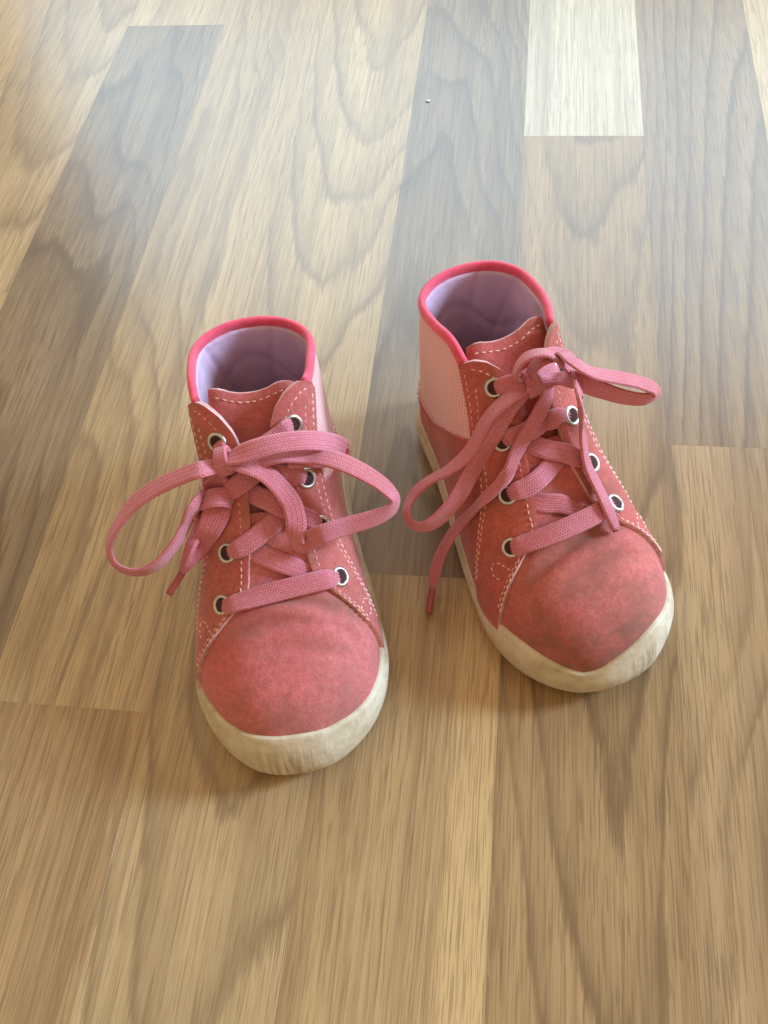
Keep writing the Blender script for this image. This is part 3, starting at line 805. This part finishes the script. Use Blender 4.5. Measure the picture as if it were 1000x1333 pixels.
# ---------------------------------------------------------------- laces: rows of (x, l, z, face normal, width) in shoe coordinates, mm
LACES = {
 'a': [
  # lower crossing
  [(-10.5, 101, 45, -0.19, 0.53, 0.83, 7.2), (-6.5, 97.8, 47.9, -0.09, 0.44, 0.9, 7.2), (-0.7, 94.7, 51, -0.02, 0.67, 0.75, 7.2), (9.2, 89.2, 53.6, 0.23, 0.55, 0.8, 7.2), (13.4, 85.7, 54.1, 0.42, 0.51, 0.75, 7.2)],
  # lower crossing over
  [(-8.8, 86.1, 55.6, -0.24, 0.57, 0.79, 7.2), (-5.1, 89.2, 55.5, -0.1, 0.57, 0.81, 7.2), (3.1, 93.7, 53.8, 0.04, 0.56, 0.83, 7.2), (11.7, 96.1, 49.4, 0.26, 0.53, 0.8, 7.2), (15.8, 97.1, 45.8, 0.42, 0.47, 0.78, 7.2)],
  # bottom bar
  [(-17.9, 102.4, 43.6, -0.47, 0.36, 0.81, 4.2), (-15, 104.5, 47, -0.35, 0.15, 0.92, 6.6), (-11.2, 104.2, 48.1, -0.22, 0.09, 0.97, 7.2), (2.9, 102.5, 49.4, 0, 0.59, 0.81, 7.2), (18.4, 99.6, 48.4, 0.44, 0.46, 0.77, 7.2), (20.5, 98.7, 47.1, 0.55, 0.38, 0.75, 6.6), (22.6, 96.3, 43.4, 0.7, 0.27, 0.66, 4.2)],
  # third left
  [(-14, 88.1, 54.4, -0.43, 0.5, 0.75, 4.2), (-10.8, 89.5, 57.9, -0.27, 0.56, 0.79, 6.6), (-8.2, 89, 58.9, -0.19, 0.58, 0.79, 7.2), (-3.9, 87.3, 60.3, -0.07, 0.6, 0.8, 7.2), (2.9, 82.9, 61.8, 0.04, 0.63, 0.78, 7.2), (7.7, 78.7, 63, 0.19, 0.63, 0.75, 7.2), (12.1, 75.2, 62.9, 0.42, 0.58, 0.7, 7.2)],
  # third right
  [(18.3, 81.9, 55.6, 0.64, 0.43, 0.64, 4.2), (16.4, 82.4, 60.4, 0.5, 0.52, 0.69, 6.6), (13.8, 82.1, 62.2, 0.4, 0.57, 0.72, 7.2), (10.6, 81.2, 64.3, 0.27, 0.61, 0.74, 7.2), (3.2, 78, 67.8, 0.05, 0.66, 0.75, 7.2), (-2, 74.8, 68.2, -0.03, 0.68, 0.74, 7.2), (-5.8, 71.7, 68.4, -0.14, 0.68, 0.72, 7.2)],
  # second left
  [(-12.6, 73.9, 66.4, -0.43, 0.6, 0.68, 4.2), (-10.2, 74, 70.9, -0.28, 0.66, 0.7, 6.6), (-8.4, 73.5, 71.9, -0.21, 0.68, 0.7, 7.2), (-4, 72.1, 74, -0.07, 0.71, 0.7, 7.2), (0.3, 69.1, 75, 0, 0.73, 0.68, 7.2), (4.6, 66.7, 75.3, 0.09, 0.73, 0.68, 7.2), (8.1, 64.5, 75.3, 0.23, 0.72, 0.65, 7.2)],
  # second right
  [(15.4, 69.9, 67.9, 0.58, 0.56, 0.59, 4.2), (13.6, 71.4, 71.6, 0.43, 0.64, 0.64, 6.6), (11.1, 72, 72.4, 0.31, 0.67, 0.67, 7.2), (7.9, 71.6, 73.9, 0.19, 0.7, 0.68, 7.2), (4, 70.1, 74.9, 0.07, 0.73, 0.68, 7.2), (-0.3, 67.4, 75.3, -0, 0.73, 0.68, 7.2), (-3.4, 64.9, 75.7, -0.05, 0.74, 0.67, 7.2)],
  # top right to knot
  [(13.4, 58, 83.1, 0.45, 0.71, 0.54, 4.2), (12, 60.6, 84.7, 0.33, 0.74, 0.58, 6.4), (9.6, 62.5, 83.6, 0.24, 0.74, 0.63, 7.2), (5.9, 64.5, 82.6, 0.11, 0.74, 0.66, 7.2), (0.3, 66.7, 81.2, 0, 0.74, 0.67, 7.2), (-5.1, 68.3, 80.6, -0.09, 0.74, 0.67, 6), (-8.9, 68.6, 80.2, -0.2, 0.73, 0.65, 5)],
  # top left to knot
  [(-12, 60.3, 81.1, -0.39, 0.71, 0.58, 4.2), (-11.6, 63.7, 81.2, -0.33, 0.71, 0.62, 6), (-10.9, 65.6, 80.5, -0.3, 0.72, 0.63, 5.5), (-10.3, 68.6, 79.7, -0.26, 0.72, 0.65, 5)],
  # left loop
  [(-9.5, 69.1, 79.5, 0.07, 0.07, 1, 5), (-13.1, 69.5, 79.8, 0.07, 0.07, 1, 6.4), (-17.6, 71.9, 82, 0.07, 0.07, 1, 7.2), (-22.7, 71.6, 80, 0.07, 0.07, 1, 7.2), (-34.2, 71.8, 75, 0.07, 0.07, 1, 7.2), (-44.5, 73.9, 69, -0.34, 0.05, 0.94, 7.2), (-52.4, 78.4, 62, -0.81, 0.04, 0.58, 7.2), (-55.6, 82.5, 57, -0.89, 0.26, 0.38, 7.2), (-53.7, 87.8, 54, -0.58, 0.81, -0.05, 7.2), (-47, 90.9, 53, -0.1, 0.97, -0.23, 7.2), (-38.7, 90.1, 55, 0.25, 0.93, -0.27, 7.2), (-31.4, 85.7, 60, 0.68, 0.72, -0.14, 7.2), (-26.3, 81, 65, 0.75, 0.65, -0.09, 7.2), (-22.1, 79, 71, 0.65, 0.76, 0.08, 7.2), (-17.9, 71.2, 68.3, 0.28, 0.85, 0.44, 7.2), (-11.7, 69.7, 75.5, 0.03, 0.43, 0.9, 5.5)],
  # right top strand
  [(-10.5, 68.5, 80.5, 0.07, 0.07, 1, 4.6), (-7, 69.6, 83.4, 0.07, 0.07, 1, 6.4), (-1, 69.8, 85.9, 0.03, 0.43, 0.9, 7.2), (8.3, 68.8, 87, 0.03, 0.43, 0.9, 7.2), (18.3, 66.6, 84.3, 0.03, 0.43, 0.9, 7.2), (26.2, 62.8, 76.7, 0.03, 0.43, 0.9, 7.2), (29, 60.2, 70.7, 0.34, 0.47, 0.81, 7.2), (29.9, 58, 65.3, 0.96, 0.28, 0.04, 7.2), (28, 60.6, 66.3, 0.19, -0.44, -0.88, 7.2), (21.3, 66.5, 74.3, -0.03, -0.48, -0.88, 7.2), (11, 69, 79, -0.03, -0.48, -0.88, 7.2)],
  # right loop
  [(-0.3, 69, 80.5, 0.03, 0.43, 0.9, 7.2), (9.1, 68.7, 81.2, 0.07, 0.07, 1, 7.2), (17.6, 68.2, 78.2, 0.07, 0.07, 1, 7.2), (27.9, 72.5, 79, 0.07, 0.07, 1, 7.2), (37.1, 76.6, 75, 0.23, 0.01, 0.97, 7.2), (43, 79.3, 70, 0.57, 0.07, 0.82, 7.2), (45.6, 81.7, 66, 0.94, 0.23, 0.24, 7.2), (44, 83.9, 64, 0.53, 0.84, 0.07, 7.2), (37.9, 86.2, 63, -0.01, 0.95, 0.32, 7.2), (28.3, 88.4, 63, -0.09, 0.89, 0.44, 7.2), (19.9, 91, 64, -0.14, 0.86, 0.49, 7.2), (14.1, 90.6, 60, -0.34, 0.79, 0.51, 7.2), (11.3, 91.6, 59.1, -0.86, 0.52, 0.03, 7.2), (10.6, 89.6, 61.4, -0.49, 0.44, 0.75, 7.2), (11.2, 85.6, 64.9, 0.16, 0.57, 0.81, 7.2), (10.5, 80.8, 69.1, 0.22, 0.49, 0.85, 7.2), (7, 76.6, 74.6, 0.35, 0.24, 0.91, 7.2), (2.3, 73.4, 79, 0.36, 0.18, 0.92, 7.2), (-3.8, 71.1, 81.4, 0.07, 0.07, 1, 7.2), (-9, 68.5, 81, 0.07, 0.07, 1, 5)],
  # folded end top
  [(-11, 74.9, 66.4, 0.92, 0.22, 0.32, 6.5), (-11, 76.2, 70.2, 0.67, 0.3, 0.68, 7.2), (-14, 76.7, 71.9, 0.15, 0.25, 0.96, 7.2), (-17.9, 76.4, 71, -0.05, 0.23, 0.97, 7.2), (-22.2, 74.7, 67.2, -0.46, 0.16, 0.87, 7.2), (-24.2, 76.7, 68, -0.97, 0.03, 0.24, 7.2), (-23, 76.7, 65, -0.38, -0.16, -0.91, 7.2), (-19, 76.4, 62.7, -0.06, -0.18, -0.98, 6.5)],
  # folded end tail
  [(-14.3, 74.8, 68.1, 0.35, 0.29, 0.89, 8), (-15.7, 78.6, 66.2, 0.27, 0.4, 0.88, 9.5), (-19.4, 82.6, 61.5, 0.31, 0.48, 0.82, 8.5), (-24.4, 83.8, 53.4, 0.39, 0.48, 0.79, 7), (-27.9, 88.7, 52, 0.5, 0.45, 0.74, 4), (-31.1, 90.3, 49, 0.5, 0.45, 0.74, 2.2)],
  # folded end under
  [(-20, 74.5, 63.8, -0.16, 0.37, 0.92, 7.5), (-23.5, 77.7, 57.5, -0.33, 0.33, 0.88, 6), (-26.8, 85.6, 57, -0.41, 0.31, 0.86, 4.5), (-31.1, 89.7, 49, -0.42, 0.39, 0.82, 2)],
 ],
 'b': [
  # lower crossing
  [(-14, 102.6, 42.8, -0.33, 0.4, 0.86, 7.2), (-8.9, 100.6, 45.6, -0.1, 0.58, 0.81, 7.2), (-3.4, 97.7, 48.8, 0.02, 0.71, 0.7, 7.2), (4.4, 95, 50.3, 0.08, 0.64, 0.76, 7.2)],
  # lower crossing over
  [(-9.8, 92.1, 51.2, -0.26, 0.52, 0.81, 7.2), (-6.7, 95.6, 51, -0.13, 0.54, 0.83, 7.2), (-0.2, 98.3, 50.2, 0.05, 0.72, 0.7, 7.2), (5.6, 101, 47.1, 0.01, -0.06, 1, 7.2), (9.3, 103.6, 45.7, 0.22, 0.43, 0.88, 7.2)],
  # bottom bar
  [(-20.6, 103.4, 41.3, -0.53, 0.41, 0.74, 4.2), (-20, 105.1, 43.8, -0.49, 0.35, 0.8, 6.6), (-17.2, 105.9, 45.1, -0.47, 0.13, 0.87, 7.2), (-4.3, 107.5, 48.5, -0.08, 0.41, 0.91, 7.2), (10.2, 106.2, 49, 0.22, 0.53, 0.82, 7.2), (14.4, 104.6, 48.1, 0.34, 0.38, 0.86, 6.6), (19.5, 102.2, 43.9, 0.55, 0.16, 0.82, 4.2)],
  # third left
  [(-16, 89.1, 52.5, -0.51, 0.46, 0.73, 4.2), (-14.2, 90.8, 55.6, -0.39, 0.51, 0.77, 6.6), (-11.1, 91.3, 56.4, -0.28, 0.54, 0.8, 7.2), (-6.4, 90.8, 57.7, -0.13, 0.57, 0.81, 7.2), (-0.3, 88, 58.2, -0, 0.59, 0.8, 7.2), (4.8, 84.8, 58.9, 0.09, 0.61, 0.79, 7.2), (9.7, 81.6, 58.8, 0.28, 0.59, 0.76, 7.2)],
  # third right
  [(15.7, 88.5, 53.4, 0.47, 0.47, 0.74, 4.2), (11.5, 88.5, 58.5, 0.28, 0.56, 0.78, 6.6), (9.4, 87.6, 59.8, 0.22, 0.58, 0.78, 7.2), (6.8, 86, 61.2, 0.14, 0.6, 0.78, 7.2), (0.8, 83.1, 63, 0.01, 0.63, 0.78, 7.2), (-2.4, 80.1, 63.3, -0.03, 0.64, 0.77, 7.2), (-4.5, 77.6, 63.3, -0.09, 0.65, 0.76, 7.2)],
  # second left
  [(-12.5, 75.4, 65.1, -0.41, 0.6, 0.69, 4.2), (-10.5, 76.9, 68.1, -0.29, 0.64, 0.72, 6.6), (-8.1, 77.4, 68.4, -0.19, 0.65, 0.73, 7.2), (-3.8, 77.4, 69, -0.06, 0.67, 0.74, 7.2), (0.8, 75.8, 68.4, 0.01, 0.67, 0.74, 7.2), (4.8, 73.4, 68.5, 0.1, 0.68, 0.73, 7.2), (8.6, 71.2, 68.2, 0.25, 0.67, 0.7, 7.2)],
  # second right
  [(13.7, 74.4, 65.3, 0.47, 0.58, 0.67, 4.2), (8.2, 75.9, 69.7, 0.2, 0.66, 0.72, 6.2), (5.7, 76.4, 69.7, 0.11, 0.67, 0.73, 7.2), (3.7, 75.1, 68.4, 0.06, 0.67, 0.74, 7.2), (1.4, 73.2, 67.5, 0.02, 0.68, 0.73, 7.2)],
  # top left to knot
  [(-10.4, 62.6, 79.4, -0.31, 0.72, 0.62, 4.2), (-8.7, 64.7, 81.3, -0.21, 0.73, 0.65, 6.4), (-5.9, 65.7, 82.7, -0.11, 0.74, 0.66, 6.4), (-2.4, 67.2, 83.5, -0.02, 0.74, 0.67, 5.5), (1, 68.2, 82.5, 0.01, 0.74, 0.67, 5)],
  # top right to knot
  [(14, 61.6, 78, 0.51, 0.65, 0.56, 4.2), (10.1, 64.7, 80.8, 0.27, 0.72, 0.64, 6.4), (6.6, 66.1, 82.1, 0.13, 0.74, 0.66, 6), (3.8, 67.3, 82.6, 0.05, 0.74, 0.67, 5.5), (0.3, 68.2, 82.5, 0, 0.74, 0.67, 5)],
  # left loop
  [(1.7, 68.3, 81.7, 0.05, 0.08, 1, 5), (-3.1, 69.5, 81.8, -0.4, -0.17, 0.9, 6), (-8.3, 70.2, 80.9, -0.45, -0.22, 0.87, 7.2), (-13.6, 70.8, 78, -0.49, -0.26, 0.83, 7.2), (-18.3, 71.7, 72.6, -0.63, -0.18, 0.75, 7.2), (-22.2, 72.9, 65.9, -0.68, -0.15, 0.72, 7.2), (-26.3, 73.1, 59.9, -0.6, -0.21, 0.77, 7.2), (-32.7, 73.9, 57, -0.2, -0.44, 0.87, 7.2), (-39.8, 72.1, 52, -0.2, -0.44, 0.87, 7.2), (-46, 71.9, 46, -0.69, -0.37, 0.63, 7.2), (-50.3, 75.6, 43, -0.96, -0.08, 0.26, 7.2), (-50, 80.2, 41, -0.76, 0.65, -0.01, 7.2), (-46.8, 83.6, 42, -0.25, 0.97, -0.07, 7.2), (-41.4, 84.5, 45, 0.1, 0.96, 0.28, 7.2), (-33.4, 82.8, 51, 0.19, 0.87, 0.46, 7.2), (-24.7, 77.2, 56.9, 0.19, 0.78, 0.6, 7.2), (-16.8, 75.1, 68.4, 0.23, 0.71, 0.66, 7.2), (-11.8, 73.1, 74.3, 0.26, 0.64, 0.72, 6.5), (-6.5, 70.9, 79.1, 0.29, 0.56, 0.78, 6), (-0.3, 68.6, 82, -0.08, 0.43, 0.9, 5)],
  # right loop
  [(0.3, 68.1, 83.4, 0.05, 0.08, 1, 5), (1.1, 68.3, 89.9, -0.14, -0.01, 0.99, 6.4), (4.4, 69.3, 94.7, 0.09, -0.02, 1, 7.2), (10.4, 69.3, 93.9, 0.27, 0.05, 0.96, 7.2), (10.4, 78.4, 99, 0.37, 0.05, 0.93, 7.2), (15.4, 80.4, 94, 0.2, -0.05, 0.98, 7.2), (24.7, 81.2, 88, 0.11, -0.01, 0.99, 7.2), (34.8, 82.8, 82, 0.18, 0.01, 0.98, 7.2), (39.3, 84.6, 79, 0.79, 0.32, 0.53, 7.2), (39.9, 85.6, 77, 0.71, 0.7, 0.01, 7.2), (36.4, 85.4, 76, -0.15, 0.99, -0.08, 7.2), (28.1, 83.8, 79, -0.43, 0.9, 0.06, 7.2), (19.6, 81.1, 84, -0.41, 0.89, 0.2, 7.2), (12.5, 78.3, 89, -0.23, 0.76, 0.61, 6.5), (10, 69.2, 81.5, -0.02, 0.28, 0.96, 5.5), (2.4, 68.5, 82.8, 0.05, 0.08, 1, 4.5)],
  # arching end
  [(-1.6, 67.9, 81.3, -0.48, 0.04, 0.87, 5), (-3.9, 66.2, 85.3, -0.75, -0.09, 0.65, 6), (-4.2, 67.1, 91.2, -0.65, -0.29, 0.7, 7.2), (-1.9, 68.4, 96.7, -0.31, -0.43, 0.85, 7.2), (3.6, 70.4, 98.2, 0.21, -0.38, 0.9, 7.2), (8.4, 72, 94.1, 0.7, 0.02, 0.71, 7.2), (13, 74.1, 87.3, 0.82, 0.21, 0.53, 7.2), (7.7, 88.3, 94, 0.85, 0.32, 0.42, 6.5), (14, 82.2, 70, 0.82, 0.39, 0.43, 6), (13, 87.2, 63.6, 0.78, 0.41, 0.48, 6), (12.5, 92.3, 58.8, 0.73, 0.42, 0.54, 6), (13.7, 98.1, 53.6, 0.63, 0.54, 0.56, 6), (14.2, 105.5, 50.6, 0.51, 0.56, 0.65, 5.5), (14.9, 108.8, 46.9, 0.49, 0.56, 0.67, 5), (15, 112, 44.4, 0.37, 0.57, 0.74, 3.6)],
  # hanging end
  [(2.3, 67.8, 82.2, -0.08, 0.43, 0.9, 5), (5.2, 70.4, 80.6, 0.23, 0.45, 0.86, 6), (5.1, 72.2, 78.6, 0.49, 0.56, 0.67, 6), (0.9, 75.5, 74.8, 0.51, 0.48, 0.71, 6.4), (-4.5, 78.6, 70.3, 0.51, 0.48, 0.71, 6), (-10.5, 82.3, 65.8, 0.5, 0.39, 0.77, 5.5), (-15, 85.6, 60.4, 0.41, 0.27, 0.87, 5), (-18.8, 86.7, 56.9, -0.1, -0.09, 0.99, 5), (-24.4, 86.5, 50.9, -0.31, -0.08, 0.95, 5), (-29.1, 82, 36, -0.42, -0.1, 0.9, 5), (-35.2, 81.7, 27, -0.55, -0.09, 0.83, 5.2), (-40.7, 83.1, 17, -0.61, 0.05, 0.79, 5.2), (-44.4, 86, 10, -0.47, 0.28, 0.84, 4.8), (-46.5, 88.7, 5.5, -0.39, 0.33, 0.86, 2.6)],
 ],
}
AGLETS = {
 'a': [[(-30.7, 89.7, 49.5), (-34.2, 92.2, 46), (-37.6, 95.1, 43)], ],
 'b': [[(-46, 88.1, 6), (-48.6, 92, 3.2), (-51.3, 96.4, 1.4)], [(15.1, 110.8, 44.6), (15.3, 112.6, 43.5)], ],
}
KNOTS = {
 'a': (-10.41, 68.13, 80.23, -0.26, 0.72, 0.64),
 'b': (0.33, 68.16, 82.52, 0, 0.74, 0.67),
}

def ribbon(ctrl, thick=1.25):
    D = catmull(ctrl, 0.6); P = D[:, :3]; N = D[:, 3:6]; W = D[:, 6]
    T = np.gradient(P, axis=0); T /= np.maximum(np.linalg.norm(T, axis=1, keepdims=True), 1e-9)
    N = N - T * (N * T).sum(1, keepdims=True); N /= np.maximum(np.linalg.norm(N, axis=1, keepdims=True), 1e-9)
    for _ in range(6):
        N[1:-1] = (N[:-2] + 2 * N[1:-1] + N[2:]) / 4
        N = N - T * (N * T).sum(1, keepdims=True); N /= np.maximum(np.linalg.norm(N, axis=1, keepdims=True), 1e-9)
    B = np.cross(T, N)
    m = 17; u = np.linspace(-1, 1, m)
    h = (1 - np.abs(u) ** 5) ** .5 * .5 * thick
    rib = .10 * np.abs(np.sin(np.pi * (u + 1) * 2.12))
    top = np.stack([u * .5, h + 1.5 * rib * (np.abs(u) < .95)], -1); bot = np.stack([u[::-1] * .5, -h[::-1] - 1.5 * rib * (np.abs(u) < .95)], -1)[1:-1]
    prof = np.concatenate([top, bot]); pr = np.repeat(prof[None], len(P), 0).copy()
    # a soft woven band: thicker where it is squeezed narrow, and faintly uneven
    pr[:, :, 0] *= W[:, None]; pr[:, :, 1] *= (np.clip(7.2 / W, 1, 1.9) ** .8)[:, None]
    s = np.concatenate([[0], np.cumsum(np.linalg.norm(np.diff(P, axis=0), axis=1))])
    cup = .10 * np.sin(s * .31 + len(P)) * 1.0
    pr[:, :, 1] += cup[:, None] * (np.abs(prof[None, :, 0]) * 2) ** 2
    V, F = tube(P, (B, N), pr)
    uv = np.stack([np.repeat(s, len(prof)), (prof[None, :, 0] * 7.2 + 50).repeat(len(P), 0).ravel()], -1)
    return V, F, uv

for kind, shoe, S in (('a', shoe_a, last_a), ('b', shoe_b, last_b)):
    V = []; F = []; UV = []; nb = 0
    kx = np.array(KNOTS[kind]); kc, kn = kx[:3], kx[3:6]
    ax = np.array([1.0, -.25, 0]); ax -= kn * ax.dot(kn); ax /= np.linalg.norm(ax); bx = np.cross(kn, ax)
    wraps = []
    for (sh, r, tw) in ((-.6, 3.3, .25), (1.4, 2.9, -.2)):
        ring = []
        for a in np.linspace(0, 2 * np.pi * 1.05, 14):
            d = kn * math.cos(a) + bx * math.sin(a) * 1.25
            ring.append((*(kc + ax * (sh + tw * a) + d * r), *d, 5.0))
        wraps.append(ring)
    for ctrl in LACES[kind] + wraps:
        v, f, uv = ribbon(ctrl)
        V.append(v); F += [tuple(i + nb for i in q) for q in f]; UV.append(uv); nb += len(v)
    lace = mesh_obj('shoelace', loc3(np.concatenate(V)), F, M_LACE, shoe, True, None, np.concatenate(UV))
    for pts in AGLETS[kind]:
        C = catmull(np.array(pts, float), .6); T = np.gradient(C, axis=0); T /= np.linalg.norm(T, axis=1, keepdims=True)
        A = np.cross(T, np.array([0, 0, 1.0])); A /= np.linalg.norm(A, axis=1, keepdims=True); B = np.cross(A, T)
        ang = np.linspace(0, 2 * np.pi, 12, endpoint=False); prof = np.stack([np.cos(ang) * 1.35, np.sin(ang) * 1.1], -1)
        v, f = tube(C, (A, B), prof); mesh_obj('aglet', loc3(v), f, M_AGLET, lace)

# a crumb left lying on the boards
rngc = random.Random(2); V = []
for i in range(5):
    for k in range(7):
        th = math.pi * (i + .5) / 5; a = 2 * math.pi * k / 7; r = rngc.uniform(.75, 1.1)
        V.append((1.4 * r * math.sin(th) * math.cos(a), 1.1 * r * math.sin(th) * math.sin(a), .4 + .4 * r * math.cos(th)))
F = grid_faces(5, 7, 0, True, True) + [tuple(range(6, -1, -1)), tuple(28 + k for k in range(7))]
cr = mesh_obj('crumb', np.array(V) * MM * 1.1, F, M_CRUMB, None)
cr.location = (-.055, .513, 0); tag(cr, 'tiny white crumb lying alone on a dark board behind the shoes', 'crumb')
